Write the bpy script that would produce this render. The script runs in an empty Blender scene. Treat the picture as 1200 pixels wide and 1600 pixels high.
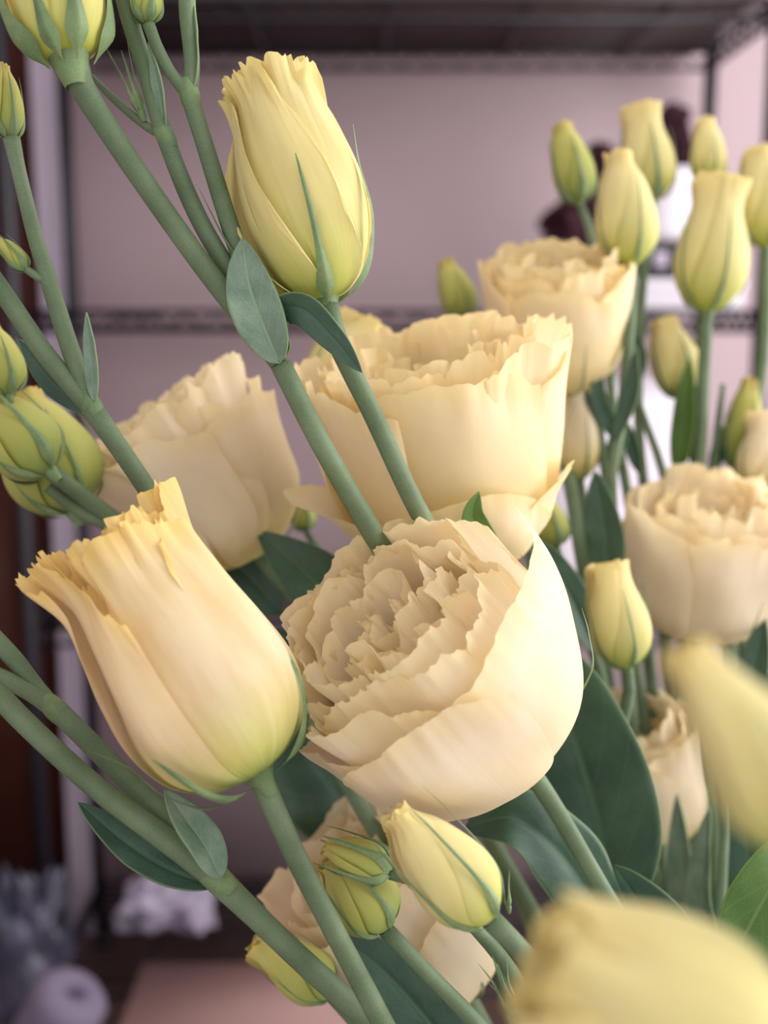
import bpy, math
import numpy as np
from mathutils import Vector, Matrix

S = bpy.context.scene
COL = S.collection

# ------------------------------------------------------------------ camera
F = 1800.0                                   # focal length in pixels of a 1200x1600 frame
PITCH = math.atan(310.0 / F)                 # looking slightly down, horizon at y=490
CAM = np.array([0.0, 0.0, 1.30])
RIGHT = np.array([1.0, 0.0, 0.0])
FWD = np.array([0.0, math.cos(PITCH), -math.sin(PITCH)])
UP = np.array([0.0, math.sin(PITCH), math.cos(PITCH)])
cam_d = bpy.data.cameras.new('camera')
cam = bpy.data.objects.new('camera', cam_d)
COL.objects.link(cam)
cam.location = CAM
cam.rotation_euler = (math.pi / 2 - PITCH, 0, 0)
cam_d.sensor_fit = 'HORIZONTAL'
cam_d.sensor_width = 36.0
cam_d.lens = F * 36.0 / 1200.0
cam_d.clip_start = 0.01
cam_d.dof.use_dof = True
cam_d.dof.focus_distance = 0.283
cam_d.dof.aperture_fstop = 12.0
S.camera = cam

# ------------------------------------------------------------------ world, light, exposure
w = bpy.data.worlds.new('world')
S.world = w
w.use_nodes = True
w.node_tree.nodes['Background'].inputs[0].default_value = (0.82, 0.81, 0.84, 1)
w.node_tree.nodes['Background'].inputs[1].default_value = 1.10


def area(name, loc, target, sx, sy, power, col):
    l = bpy.data.lights.new(name, 'AREA')
    l.shape = 'RECTANGLE'
    l.size = sx
    l.size_y = sy
    l.energy = power
    l.color = col
    o = bpy.data.objects.new(name, l)
    COL.objects.link(o)
    o.location = loc
    d = Vector(target) - Vector(loc)
    o.rotation_euler = d.to_track_quat('-Z', 'Y').to_euler()
    return o


area('window_daylight', (1.62, 0.65, 1.50), (0.0, 0.65, 1.15), 2.3, 2.0, 47, (1.0, 0.955, 0.965))
S.view_settings.view_transform = 'Standard'
S.view_settings.look = 'None'
S.view_settings.gamma = 1.0
S.view_settings.exposure = 0.38
S.view_settings.use_curve_mapping = False


# ------------------------------------------------------------------ helpers
def at(px, py, d):
    """pixel of the 1200x1600 frame + distance along the optical axis -> world point"""
    return CAM + RIGHT * ((px - 600) / F * d) + UP * (-(py - 800) / F * d) + FWD * d


def aty(px, py, Y):
    """pixel -> point on the vertical plane y = Y (walls and shelf fronts)"""
    v = RIGHT * ((px - 600) / F) + UP * (-(py - 800) / F) + FWD
    return CAM + v * ((Y - CAM[1]) / v[1])


def srgb(r, g, b):
    def c(x):
        x /= 255.0
        return x / 12.92 if x <= 0.04045 else ((x + 0.055) / 1.055) ** 2.4
    return (c(r), c(g), c(b), 1.0)


def obj(name, me, mat, parent=None):
    o = bpy.data.objects.new(name, me)
    COL.objects.link(o)
    if mat is not None:
        if not me.materials:
            me.materials.append(mat)
    if parent is not None:
        o.parent = parent
    return o


def tag(o, label, cat, group=None, kind=None):
    if label:
        o['label'] = label
    if cat:
        o['category'] = cat
    if group:
        o['group'] = group
    if kind:
        o['kind'] = kind
    return o


def mesh_np(name, verts, faces, uv=None, smooth=True):
    """verts Nx3, faces Mx4 (quads), uv Nx2 per vertex"""
    me = bpy.data.meshes.new(name)
    verts = np.asarray(verts, dtype=np.float32)
    faces = np.asarray(faces, dtype=np.int32)
    n, m = len(verts), len(faces)
    k = faces.shape[1]
    me.vertices.add(n)
    me.vertices.foreach_set('co', verts.ravel())
    me.loops.add(m * k)
    me.loops.foreach_set('vertex_index', faces.ravel())
    me.polygons.add(m)
    me.polygons.foreach_set('loop_start', np.arange(0, m * k, k, dtype=np.int32))
    me.polygons.foreach_set('loop_total', np.full(m, k, dtype=np.int32))
    if smooth:
        me.polygons.foreach_set('use_smooth', np.ones(m, dtype=bool))
    me.update(calc_edges=True)
    if uv is not None:
        l = me.uv_layers.new(name='UVMap')
        l.data.foreach_set('uv', np.asarray(uv, dtype=np.float32)[faces.ravel()].ravel())
    me.validate()
    return me


def grid_faces(nu, nv, wrap=False):
    """grid index = j*nu + i"""
    f = []
    i = np.arange(nu if wrap else nu - 1)
    j = np.arange(nv - 1)
    I, J = np.meshgrid(i, j)
    I2 = (I + 1) % nu
    return np.stack([J * nu + I, J * nu + I2, (J + 1) * nu + I2, (J + 1) * nu + I], -1).reshape(-1, 4)


def spline(pts, t):
    """Catmull-Rom through pts (chord length parameter), t in [0,1] any shape"""
    P = np.asarray(pts, dtype=float)
    seg = np.linalg.norm(np.diff(P[:, :min(3, P.shape[1])], axis=0), axis=1) + 1e-9
    s = np.concatenate([[0], np.cumsum(seg)])
    s /= s[-1]
    sh = np.shape(t)
    tt = np.clip(np.ravel(t), 0, 1)
    k = np.clip(np.searchsorted(s, tt, side='right') - 1, 0, len(P) - 2)
    h = s[k + 1] - s[k]
    x = ((tt - s[k]) / h)[:, None]
    T = np.zeros_like(P)
    for i in range(len(P)):
        a, b = max(i - 1, 0), min(i + 1, len(P) - 1)
        T[i] = (P[b] - P[a]) / (s[b] - s[a])
    p0, p1, m0, m1 = P[k], P[k + 1], T[k] * h[:, None], T[k + 1] * h[:, None]
    x2, x3 = x * x, x * x * x
    r = (2 * x3 - 3 * x2 + 1) * p0 + (x3 - 2 * x2 + x) * m0 + (-2 * x3 + 3 * x2) * p1 + (x3 - x2) * m1
    return r.reshape(sh + (P.shape[1],))


def sstep(a, b, x):
    t = np.clip((x - a) / (b - a), 0, 1)
    return t * t * (3 - 2 * t)


def noise1(rng, x, f0=1.5, octv=4, gain=0.6, y=None):
    r = np.zeros_like(x)
    a = 1.0
    tot = 0
    f = f0
    for _ in range(octv):
        p = rng.uniform(0, 6.28)
        q = rng.uniform(-2.5, 2.5)
        r = r + a * np.sin(x * f * math.pi + p + (0 if y is None else q * y * 2))
        tot += a
        a *= gain
        f *= rng.uniform(1.7, 2.2)
    return r / tot * 1.4


def norm(v):
    v = np.asarray(v, dtype=float)
    return v / np.linalg.norm(v)


# ------------------------------------------------------------------ materials
def new_mat(name):
    m = bpy.data.materials.new(name)
    m.use_nodes = True
    nt = m.node_tree
    for n in list(nt.nodes):
        nt.nodes.remove(n)
    out = nt.nodes.new('ShaderNodeOutputMaterial')
    return m, nt, out


def N(nt, typ, **kw):
    n = nt.nodes.new(typ)
    for k, v in kw.items():
        setattr(n, k, v)
    return n


def ramp(nt, stops):
    r = N(nt, 'ShaderNodeValToRGB')
    e = r.color_ramp.elements
    e[0].position, e[0].color = stops[0]
    e[1].position, e[1].color = stops[-1]
    for p, c in stops[1:-1]:
        x = e.new(p)
        x.color = c
    return r


def petal_mat(name, base, low, mid, edge, rim, trans=0.34, bump=0.10, streak=0.15):
    m, nt, out = new_mat(name)
    L = nt.links.new
    uv = N(nt, 'ShaderNodeUVMap')
    sep = N(nt, 'ShaderNodeSeparateXYZ')
    L(uv.outputs[0], sep.inputs[0])
    mp = N(nt, 'ShaderNodeMapping')
    mp.inputs['Scale'].default_value = (26, 1.6, 1)
    L(uv.outputs[0], mp.inputs[0])
    oi = N(nt, 'ShaderNodeObjectInfo')
    add = N(nt, 'ShaderNodeVectorMath', operation='ADD')
    L(mp.outputs[0], add.inputs[0])
    sc = N(nt, 'ShaderNodeVectorMath', operation='SCALE')
    sc.inputs[0].default_value = (7, 5, 9)
    L(oi.outputs['Random'], sc.inputs['Scale'])
    L(sc.outputs[0], add.inputs[1])
    n1 = N(nt, 'ShaderNodeTexNoise')
    n1.inputs['Scale'].default_value = 1.0
    n1.inputs['Detail'].default_value = 3
    L(add.outputs[0], n1.inputs['Vector'])
    # ragged colour zones: shift v by the streak noise
    ma = N(nt, 'ShaderNodeMath', operation='MULTIPLY_ADD')
    L(n1.outputs['Fac'], ma.inputs[0])
    ma.inputs[1].default_value = 0.12
    L(sep.outputs['Y'], ma.inputs[2])
    sb = N(nt, 'ShaderNodeMath', operation='SUBTRACT')
    L(ma.outputs[0], sb.inputs[0])
    sb.inputs[1].default_value = 0.06
    r = ramp(nt, [(0.02, base), (0.2, low), (0.45, mid), (0.86, edge), (1.0, rim)])
    L(sb.outputs[0], r.inputs[0])
    # soft mottling
    tc = N(nt, 'ShaderNodeTexCoord')
    n2 = N(nt, 'ShaderNodeTexNoise')
    n2.inputs['Scale'].default_value = 70
    n2.inputs['Detail'].default_value = 4
    L(tc.outputs['Object'], n2.inputs['Vector'])
    mix = N(nt, 'ShaderNodeMix', data_type='RGBA', blend_type='MULTIPLY')
    mix.inputs['Factor'].default_value = 0.2
    rr = ramp(nt, [(0.3, (0.86, 0.80, 0.66, 1)), (0.65, (1, 1, 1, 1))])
    L(n2.outputs['Fac'], rr.inputs[0])
    L(r.outputs[0], mix.inputs['A'])
    L(rr.outputs[0], mix.inputs['B'])
    mp2 = N(nt, 'ShaderNodeMapping')
    mp2.inputs['Scale'].default_value = (7, 2.2, 1)
    L(uv.outputs[0], mp2.inputs[0])
    ad2 = N(nt, 'ShaderNodeVectorMath', operation='ADD')
    L(mp2.outputs[0], ad2.inputs[0])
    L(sc.outputs[0], ad2.inputs[1])
    n4 = N(nt, 'ShaderNodeTexNoise')
    n4.inputs['Scale'].default_value = 1.0
    n4.inputs['Detail'].default_value = 5
    L(ad2.outputs[0], n4.inputs['Vector'])
    r4 = ramp(nt, [(0.36, (0.80, 0.66, 0.42, 1)), (0.6, (1, 1, 1, 1))])
    L(n4.outputs['Fac'], r4.inputs[0])
    mix4 = N(nt, 'ShaderNodeMix', data_type='RGBA', blend_type='MULTIPLY')
    mix4.inputs['Factor'].default_value = streak
    L(mix.outputs['Result'], mix4.inputs['A'])
    L(r4.outputs[0], mix4.inputs['B'])
    mix = mix4
    bp = N(nt, 'ShaderNodeBump')
    bp.inputs['Strength'].default_value = bump
    bp.inputs['Distance'].default_value = 0.0009
    L(n1.outputs['Fac'], bp.inputs['Height'])
    n3 = N(nt, 'ShaderNodeTexNoise')
    n3.inputs['Scale'].default_value = 420
    n3.inputs['Detail'].default_value = 2
    L(tc.outputs['Object'], n3.inputs['Vector'])
    bp2 = N(nt, 'ShaderNodeBump')
    bp2.inputs['Strength'].default_value = 0.12
    bp2.inputs['Distance'].default_value = 0.0004
    L(n3.outputs['Fac'], bp2.inputs['Height'])
    L(bp.outputs[0], bp2.inputs['Normal'])
    p = N(nt, 'ShaderNodeBsdfPrincipled')
    p.inputs['Roughness'].default_value = 0.6
    p.inputs['Specular IOR Level'].default_value = 0.22
    p.inputs['Sheen Weight'].default_value = 0.08
    L(mix.outputs['Result'], p.inputs['Base Color'])
    L(bp2.outputs[0], p.inputs['Normal'])
    t = N(nt, 'ShaderNodeBsdfTranslucent')
    L(mix.outputs['Result'], t.inputs['Color'])
    ms = N(nt, 'ShaderNodeMixShader')
    ms.inputs[0].default_value = trans
    L(p.outputs[0], ms.inputs[1])
    L(t.outputs[0], ms.inputs[2])
    L(ms.outputs[0], out.inputs[0])
    return m


def green_mat(name, c1, c2, rough=0.5, spec=0.35, trans=0.12, vein=None, edge=None, scale=160, streak=True):
    m, nt, out = new_mat(name)
    L = nt.links.new
    tc = N(nt, 'ShaderNodeTexCoord')
    uv = N(nt, 'ShaderNodeUVMap')
    sep = N(nt, 'ShaderNodeSeparateXYZ')
    L(uv.outputs[0], sep.inputs[0])
    n = N(nt, 'ShaderNodeTexNoise')
    n.inputs['Scale'].default_value = scale
    n.inputs['Detail'].default_value = 5
    L(tc.outputs['Object'], n.inputs['Vector'])
    r = ramp(nt, [(0.3, c1), (0.7, c2)])
    L(n.outputs['Fac'], r.inputs[0])
    colour = r.outputs[0]
    # fine waxy bloom grain
    g = N(nt, 'ShaderNodeTexNoise')
    g.inputs['Scale'].default_value = 2200
    g.inputs['Detail'].default_value = 2
    L(tc.outputs['Object'], g.inputs['Vector'])
    gm = N(nt, 'ShaderNodeMix', data_type='RGBA', blend_type='OVERLAY')
    gm.inputs['Factor'].default_value = 0.22
    L(colour, gm.inputs['A'])
    L(g.outputs['Fac'], gm.inputs['B'])
    colour = gm.outputs['Result']
    if vein is not None:
        ab = N(nt, 'ShaderNodeMath', operation='SUBTRACT')
        L(sep.outputs['X'], ab.inputs[0])
        ab.inputs[1].default_value = 0.5
        ab2 = N(nt, 'ShaderNodeMath', operation='ABSOLUTE')
        L(ab.outputs[0], ab2.inputs[0])
        # side veins: bands along v - |u|
        vv = N(nt, 'ShaderNodeMath', operation='MULTIPLY_ADD')
        L(ab2.outputs[0], vv.inputs[0])
        vv.inputs[1].default_value = -0.75
        L(sep.outputs['Y'], vv.inputs[2])
        sn = N(nt, 'ShaderNodeMath', operation='MULTIPLY')
        L(vv.outputs[0], sn.inputs[0])
        sn.inputs[1].default_value = 36
        si = N(nt, 'ShaderNodeMath', operation='SINE')
        L(sn.outputs[0], si.inputs[0])
        vr = ramp(nt, [(0.93, (0, 0, 0, 1)), (1.0, (0.3, 0.3, 0.3, 1))])
        L(si.outputs[0], vr.inputs[0])
        mr = ramp(nt, [(0.012, (0.9, 0.9, 0.9, 1)), (0.035, (0, 0, 0, 1))])
        L(ab2.outputs[0], mr.inputs[0])
        mx = N(nt, 'ShaderNodeMath', operation='MAXIMUM')
        L(vr.outputs[0], mx.inputs[0])
        L(mr.outputs[0], mx.inputs[1])
        cm = N(nt, 'ShaderNodeMix', data_type='RGBA')
        L(mx.outputs[0], cm.inputs['Factor'])
        L(colour, cm.inputs['A'])
        cm.inputs['B'].default_value = vein
        colour = cm.outputs['Result']
        if edge is not None:
            er = ramp(nt, [(0.47, (0, 0, 0, 1)), (0.495, (0.85, 0.85, 0.85, 1))])
            L(ab2.outputs[0], er.inputs[0])
            em = N(nt, 'ShaderNodeMix', data_type='RGBA')
            L(er.outputs[0], em.inputs['Factor'])
            L(colour, em.inputs['A'])
            em.inputs['B'].default_value = edge
            colour = em.outputs['Result']
    p = N(nt, 'ShaderNodeBsdfPrincipled')
    p.inputs['Roughness'].default_value = rough
    p.inputs['Specular IOR Level'].default_value = spec
    L(colour, p.inputs['Base Color'])
    bp = N(nt, 'ShaderNodeBump')
    bp.inputs['Strength'].default_value = 0.25
    bp.inputs['Distance'].default_value = 0.0004
    L(g.outputs['Fac'], bp.inputs['Height'])
    L(bp.outputs[0], p.inputs['Normal'])
    if trans > 0:
        t = N(nt, 'ShaderNodeBsdfTranslucent')
        L(colour, t.inputs['Color'])
        ms = N(nt, 'ShaderNodeMixShader')
        ms.inputs[0].default_value = trans
        L(p.outputs[0], ms.inputs[1])
        L(t.outputs[0], ms.inputs[2])
        L(ms.outputs[0], out.inputs[0])
    else:
        L(p.outputs[0], out.inputs[0])
    return m


def plain(name, c, rough=0.6, spec=0.3, metal=0.0, var=0.12, scale=8.0, bump=0.0, trans=0.0, c2=None):
    m, nt, out = new_mat(name)
    L = nt.links.new
    tc = N(nt, 'ShaderNodeTexCoord')
    n = N(nt, 'ShaderNodeTexNoise')
    n.inputs['Scale'].default_value = scale
    n.inputs['Detail'].default_value = 5
    L(tc.outputs['Object'], n.inputs['Vector'])
    d = c2 if c2 else tuple(max(0, x * (1 - var)) for x in c[:3]) + (1,)
    r = ramp(nt, [(0.35, d), (0.65, c)])
    L(n.outputs['Fac'], r.inputs[0])
    p = N(nt, 'ShaderNodeBsdfPrincipled')
    p.inputs['Roughness'].default_value = rough
    p.inputs['Specular IOR Level'].default_value = spec
    p.inputs['Metallic'].default_value = metal
    p.inputs['Transmission Weight'].default_value = trans
    L(r.outputs[0], p.inputs['Base Color'])
    if bump:
        b = N(nt, 'ShaderNodeBump')
        b.inputs['Strength'].default_value = bump
        b.inputs['Distance'].default_value = 0.01
        L(n.outputs['Fac'], b.inputs['Height'])
        L(b.outputs[0], p.inputs['Normal'])
    L(p.outputs[0], out.inputs[0])
    return m


M = {}
M['cream'] = petal_mat('petal_cream', srgb(200, 208, 120), srgb(245, 231, 158), srgb(253, 241, 208), srgb(253, 242, 218), srgb(250, 234, 192), trans=0.40)
M['butter'] = petal_mat('petal_butter', srgb(196, 206, 110), srgb(249, 232, 155), srgb(254, 239, 182), srgb(254, 240, 205), srgb(252, 234, 182))
M['tulip'] = petal_mat('petal_apricot', srgb(128, 172, 40), srgb(226, 226, 138), srgb(253, 235, 196), srgb(251, 230, 180), srgb(248, 220, 140), trans=0.3, streak=0.45)
M['bud'] = petal_mat('petal_bud_yellow', srgb(178, 192, 70), srgb(212, 213, 118), srgb(236, 227, 158), srgb(243, 231, 168), srgb(240, 222, 152), trans=0.3)
M['budgreen'] = petal_mat('petal_bud_green', srgb(118, 142, 78), srgb(160, 175, 92), srgb(186, 190, 102), srgb(208, 202, 115), srgb(206, 186, 106), trans=0.25)
M['stem'] = green_mat('stem_green', srgb(88, 106, 76), srgb(116, 134, 102), rough=0.6, spec=0.25, trans=0.0, scale=60)
M['sepal'] = green_mat('sepal_green', srgb(98, 124, 84), srgb(136, 158, 108), trans=0.15, scale=120)
M['leaf'] = green_mat('leaf_bluegreen', srgb(108, 134, 112), srgb(138, 158, 136), rough=0.55, trans=0.12, vein=srgb(150, 176, 142), edge=srgb(140, 166, 112))
M['leafdark'] = green_mat('leaf_dark', srgb(54, 82, 64), srgb(76, 104, 82), rough=0.45, spec=0.4, trans=0.12, vein=srgb(84, 114, 88), edge=srgb(112, 138, 92), scale=70)
M['leafbright'] = green_mat('leaf_bright', srgb(82, 116, 52), srgb(102, 134, 66), rough=0.5, trans=0.3, vein=srgb(120, 150, 80), edge=srgb(130, 160, 80), scale=60)

# ------------------------------------------------------------------ plant builders
GATHER = at(1130, 2420, 0.37)                # where the stems are gathered below the frame
ORG = {}
RNG = np.random.default_rng(5)


def plant(label, cat='flower stem', gather=True, group='lisianthus stems in the bouquet'):
    e = bpy.data.objects.new('lisianthus_stem', None)
    COL.objects.link(e)
    e.empty_display_size = 0.01
    o = GATHER + np.array([RNG.uniform(-.022, .022), RNG.uniform(-.022, .022), RNG.uniform(-.004, .004)])
    e.location = o
    ORG[e.name] = o
    tag(e, label, cat, group)
    return e


def org(parent):
    while parent.parent is not None:
        parent = parent.parent
    return ORG[parent.name]


def tube(name, parent, W, R, mat, sides=12, n=None, bumps=True):
    """W: Kx3 world control points, R: radii (m)"""
    W = np.asarray(W)
    n = n or max(10, 7 * len(W))
    t = np.linspace(0, 1, n)
    P4 = spline(np.hstack([W, np.asarray(R)[:, None]]), t)
    C, r = P4[:, :3], np.maximum(P4[:, 3], 1e-5)
    T = np.gradient(C, axis=0)
    T /= np.linalg.norm(T, axis=1)[:, None] + 1e-12
    a = np.array([0.3, -0.8, 0.2])
    vs = []
    u = np.cross(T[0], a)
    u /= np.linalg.norm(u)
    ang = np.linspace(0, 2 * math.pi, sides, endpoint=False)
    s = np.concatenate([[0], np.cumsum(np.linalg.norm(np.diff(C, axis=0), axis=1))])
    uv = []
    for i in range(n):
        u = u - T[i] * np.dot(u, T[i])
        u /= np.linalg.norm(u)
        b = np.cross(T[i], u)
        rr = r[i] * (1 + 0.035 * np.cos(4 * ang))
        vs.append(C[i] + rr[:, None] * (np.cos(ang)[:, None] * u + np.sin(ang)[:, None] * b))
        uv.append(np.stack([ang / 6.2832, np.full(sides, s[i] * 20)], -1))
    V = np.concatenate(vs)
    UV = np.concatenate(uv)
    fc = grid_faces(sides, n, wrap=True)
    # caps as degenerate quads fan -> add centre verts
    V = np.vstack([V, C[0][None], C[-1][None]])
    UV = np.vstack([UV, [[0, 0]], [[0, 1]]])
    c0, c1 = len(V) - 2, len(V) - 1
    cap = []
    for i in range(0, sides, 2):
        cap.append([c0, (i + 2) % sides, i + 1, i])
        b0 = (n - 1) * sides
        cap.append([c1, b0 + i, b0 + i + 1, b0 + (i + 2) % sides])
    fc = np.vstack([fc, np.array(cap)])
    me = mesh_np(name, V - org(parent), fc, UV)
    return obj(name, me, mat, parent)


def stem(parent, pts, mat=None, name='stem', tail=False, rtail=None):
    """pts: (px, py, depth, radius px) top -> bottom; tail=True carries on to the gathered foot of the plant"""
    W = [at(p[0], p[1], p[2]) for p in pts]
    R = [p[3] * p[2] / F for p in pts]
    if tail:
        g = org(parent)
        a, b = W[-1], W[-2]
        dr = norm(a - b)
        L = np.linalg.norm(g - a)
        k = a + dr * L * 0.35
        k = k * 0.55 + (a + (g - a) * 0.4) * 0.45
        rt = rtail or R[-1]
        W += [k, g]
        R += [rt, rt * 1.05]
    return tube(name, parent, W, R, mat or M['stem'])


def node(parent, px, py, d, rpx, dirpx=(0, -1)):
    """swollen joint on a stem"""
    dx, dy = dirpx
    L = math.hypot(dx, dy)
    dx, dy = dx / L, dy / L
    h = rpx * 1.6
    rpx = rpx * .9
    k = [(-1.0, .70), (-.5, .96), (0, 1.05), (.5, .96), (1.0, .70)]
    W = [at(px + dx * h * t, py + dy * h * t, d) for t, _ in k]
    return tube('joint', parent, W, [rpx * s * d / F for _, s in k], M['sepal'], n=12)


def leaf(parent, pts, wpx, mat='leafdark', roll=0.0, fold=0.25, a=0.62, b=0.85, wave=0.04, curl=0.0, nu=17, nv=30, seed=0, name='leaf'):
    """pts (px,py,d) from base to tip; wpx = half width in pixels"""
    rng = np.random.default_rng(1000 + seed + int(pts[0][0] * 7 + pts[0][1]))
    W = np.array([at(*p) for p in pts])
    dm = np.mean([p[2] for p in pts])
    hw = wpx * dm / F
    v = np.linspace(0, 1, nv)
    C = spline(W, v)
    T = np.gradient(C, axis=0)
    T /= np.linalg.norm(T, axis=1)[:, None]
    toward = CAM - C
    toward /= np.linalg.norm(toward, axis=1)[:, None]
    Nn = toward - T * np.sum(toward * T, 1)[:, None]
    Nn /= np.linalg.norm(Nn, axis=1)[:, None]
    B = np.cross(T, Nn)
    rl = np.radians(roll)
    Wd = B * math.cos(rl) + Nn * math.sin(rl)
    N2 = np.cross(Wd, T)
    vm = a / (a + b)
    f = (np.maximum(v, 1e-4) ** a) * ((1 - v) ** b) / (vm ** a * (1 - vm) ** b)
    f = np.maximum(f, 0.02)
    u = np.linspace(-1, 1, nu)
    U, V = np.meshgrid(u, v)
    wv = noise1(rng, V * 2 + U * 0.3, 1.0, 3) * np.abs(U) ** 1.5
    off = fold * np.abs(U) - 0.05 * np.exp(-(U / 0.08) ** 2) + wave * wv * 3 + curl * U * U
    width = (hw * f)[:, None]
    P = C[:, None, :] + Wd[:, None, :] * (U * width * math.cos(math.atan(fold)))[..., None] + N2[:, None, :] * (off * width)[..., None]
    uv = np.stack([U * .5 + .5, V], -1).reshape(-1, 2)
    me = mesh_np(name, P.reshape(-1, 3) - org(parent), grid_faces(nu, nv), uv)
    o = obj(name, me, M[mat], parent)
    md = o.modifiers.new('thickness', 'SOLIDIFY')
    md.thickness = 0.0004
    md.offset = 0
    return o


class Head:
    """a flower or bud: local frame z along the flower axis, x towards the camera; lengths in pixels at depth d"""

    def __init__(self, parent, base, axis, mat, name='flower_head', cup=14, cupz=16, seed=1, stem_r=14, scale=1.0, zs=1.0):
        self.zs = zs
        self.d = base[2]
        self.s = self.d / F * scale
        self.o = at(*base)
        self.Z = norm(RIGHT * axis[0] + UP * axis[1] - FWD * axis[2])
        t = norm(CAM - self.o)
        x = t - self.Z * np.dot(t, self.Z)
        self.X = norm(x)
        self.Y = np.cross(self.Z, self.X)
        self.mat = mat
        self.rng = np.random.default_rng(seed)
        self.top = parent
        self.shift = self.o - org(parent)
        # receptacle: small cup that carries the sepals and petals
        prof = np.array([(stem_r * .62, -cupz * 1.5), (stem_r * .93, -cupz * .6), (stem_r * .5 + cup * .45, 0), (cup * .98, cupz * .6), (cup * .8, cupz * .95), (cup * .3, cupz * 1.0), (0.4, cupz * 1.0)])
        n = 16
        ang = np.linspace(0, 2 * math.pi, 14, endpoint=False)
        pr = spline(prof, np.linspace(0, 1, n))
        R, Zz = pr[:, 0][:, None], pr[:, 1][:, None]
        L = np.stack([R * np.cos(ang), R * np.sin(ang), Zz + 0 * ang], -1)
        uv = np.stack([np.broadcast_to(ang / 6.2832, (n, 14)), np.broadcast_to(np.linspace(0, 1, n)[:, None], (n, 14))], -1)
        me = mesh_np(name, self.tw(L.reshape(-1, 3)), grid_faces(14, n, wrap=True), uv.reshape(-1, 2))
        self.head = obj(name, me, M['sepal'], parent)

    def tw(self, L):
        L = L * self.s
        return L[:, :1] * self.X + L[:, 1:2] * self.Y + L[:, 2:] * (self.Z * self.zs) + self.shift

    def petal(self, phi, prof, hw, twist=0.0, k=1.0, spiral=0.0, round_=0.14, skew=0.0, pw=2.4, jag=0.02, ruf=6.0, rf=2.0,
              lump=3.0, tilt=0.0, roll=0.0, nu=29, nv=36, mat=None, pinch=0.35, rstart=0.45, name='petal', tipfold=0.0, fine=1.0):
        rng = self.rng
        u = np.linspace(-1, 1, nu)
        v = np.linspace(0, 1, nv) ** 0.85
        U, V = np.meshgrid(u, v)
        jagn = 0.65 * noise1(rng, u, rf * 0.9, 2, 0.6) + 0.5 * fine * noise1(rng, u, rf * 4.5, 3, 0.8)
        top = 1 - round_ * np.abs(u - skew) ** pw - jag * jagn
        ve = V * np.clip(top, 0.2, 1.0)[None, :]
        pr = spline(np.asarray(prof, float), ve)
        r, z = pr[..., 0], pr[..., 1]
        a = hw * (pinch + (1 - pinch) * sstep(0.0, 0.55, V))
        th = U * a
        r = r + spiral * U * sstep(0.05, 0.5, V)
        g = sstep(rstart, 1.0, V)
        n1 = noise1(rng, U, rf * 0.75, 2, 0.5, V)
        n2 = noise1(rng, U, rf * 2.6, 3, 0.7, V)
        dr = ruf * (g ** 1.5 * n1 + 0.38 * fine * sstep(max(rstart, .72), 1.0, V) ** 1.5 * n2)
        nl = noise1(rng, U * 0.9 + V, 1.0, 2, 0.6, V)
        dr = dr + lump * nl * sstep(0.1, 0.5, V)
        dr = dr + tipfold * g * np.maximum(U, 0) ** 2
        r = r + dr
        zz = z + 0.3 * ruf * g ** 2 * noise1(rng, U, rf * 1.1, 2, 0.5, V)
        s = th * np.maximum(r, 1.0)
        Rk = np.maximum(r, 1.0) * k
        x = r - Rk * (1 - np.cos(s / Rk))
        y = Rk * np.sin(s / Rk)
        y = y + 0.4 * ruf * g ** 2 * noise1(rng, U, rf * 1.2, 2, 0.5, V)
        if roll:
            y = y + roll * V * r
        if tilt:
            c, sn = math.cos(tilt), math.sin(tilt)
            x, zz = x * c + zz * sn, -x * sn + zz * c
        ph = math.radians(phi) + twist * V
        L = np.stack([x * np.cos(ph) - y * np.sin(ph), x * np.sin(ph) + y * np.cos(ph), zz], -1)
        uv = np.stack([U * .5 + .5, V], -1).reshape(-1, 2)
        me = mesh_np(name, self.tw(L.reshape(-1, 3)), grid_faces(nu, nv), uv)
        return obj(name, me, M[mat or self.mat], self.head)

    def sepal(self, phi, prof, wpx=9.0, bend=0.0, mat='sepal', nv=26, hook=0.0):
        v = np.linspace(0, 1, nv)
        u = np.linspace(-1, 1, 7)
        U, V = np.meshgrid(u, v)
        pr = spline(np.asarray(prof, float), V)
        r, z = pr[..., 0], pr[..., 1]
        wv = wpx * (0.34 + 0.66 * np.exp(-((V - 0.14) / 0.2) ** 2)) * (1 - V ** 4 * 0.85) * (0.12 + 0.88 * sstep(0, .2, V))
        keel = (1 - np.abs(U)) * 0.55 * wv
        rr = np.maximum(r, 4.0)
        x = r + keel - (1 - np.cos(np.clip(U * wv / rr, -1.2, 1.2))) * rr * .8
        y = U * wv + bend * V ** 1.5 + hook * np.maximum(V - 0.85, 0) ** 2 * 40
        ph = math.radians(phi)
        L = np.stack([x * math.cos(ph) - y * math.sin(ph), x * math.sin(ph) + y * math.cos(ph), z], -1)
        uv = np.stack([U * .5 + .5, V], -1).reshape(-1, 2)
        me = mesh_np('sepal', self.tw(L.reshape(-1, 3)), grid_faces(7, nv), uv)
        return obj('sepal', me, M[mat], self.head)

    def layer(self, n, rt, zt, rb, H, phi0=0.0, over=1.25, jitter=8, **kw):
        for i in range(n):
            ph = phi0 + 360.0 * i / n + self.rng.uniform(-jitter, jitter)
            q = self.rng.uniform(0.94, 1.06)
            prof = [(6, 0), (rb * .55, .05 * H), (rb * .92, .25 * H), (rb, .5 * H), (rb * .45 + rt * .55, .5 * H + (zt - .5 * H) * .55), (rt, zt * q)]
            self.petal(ph, prof, math.pi / n * over, **kw)


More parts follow.
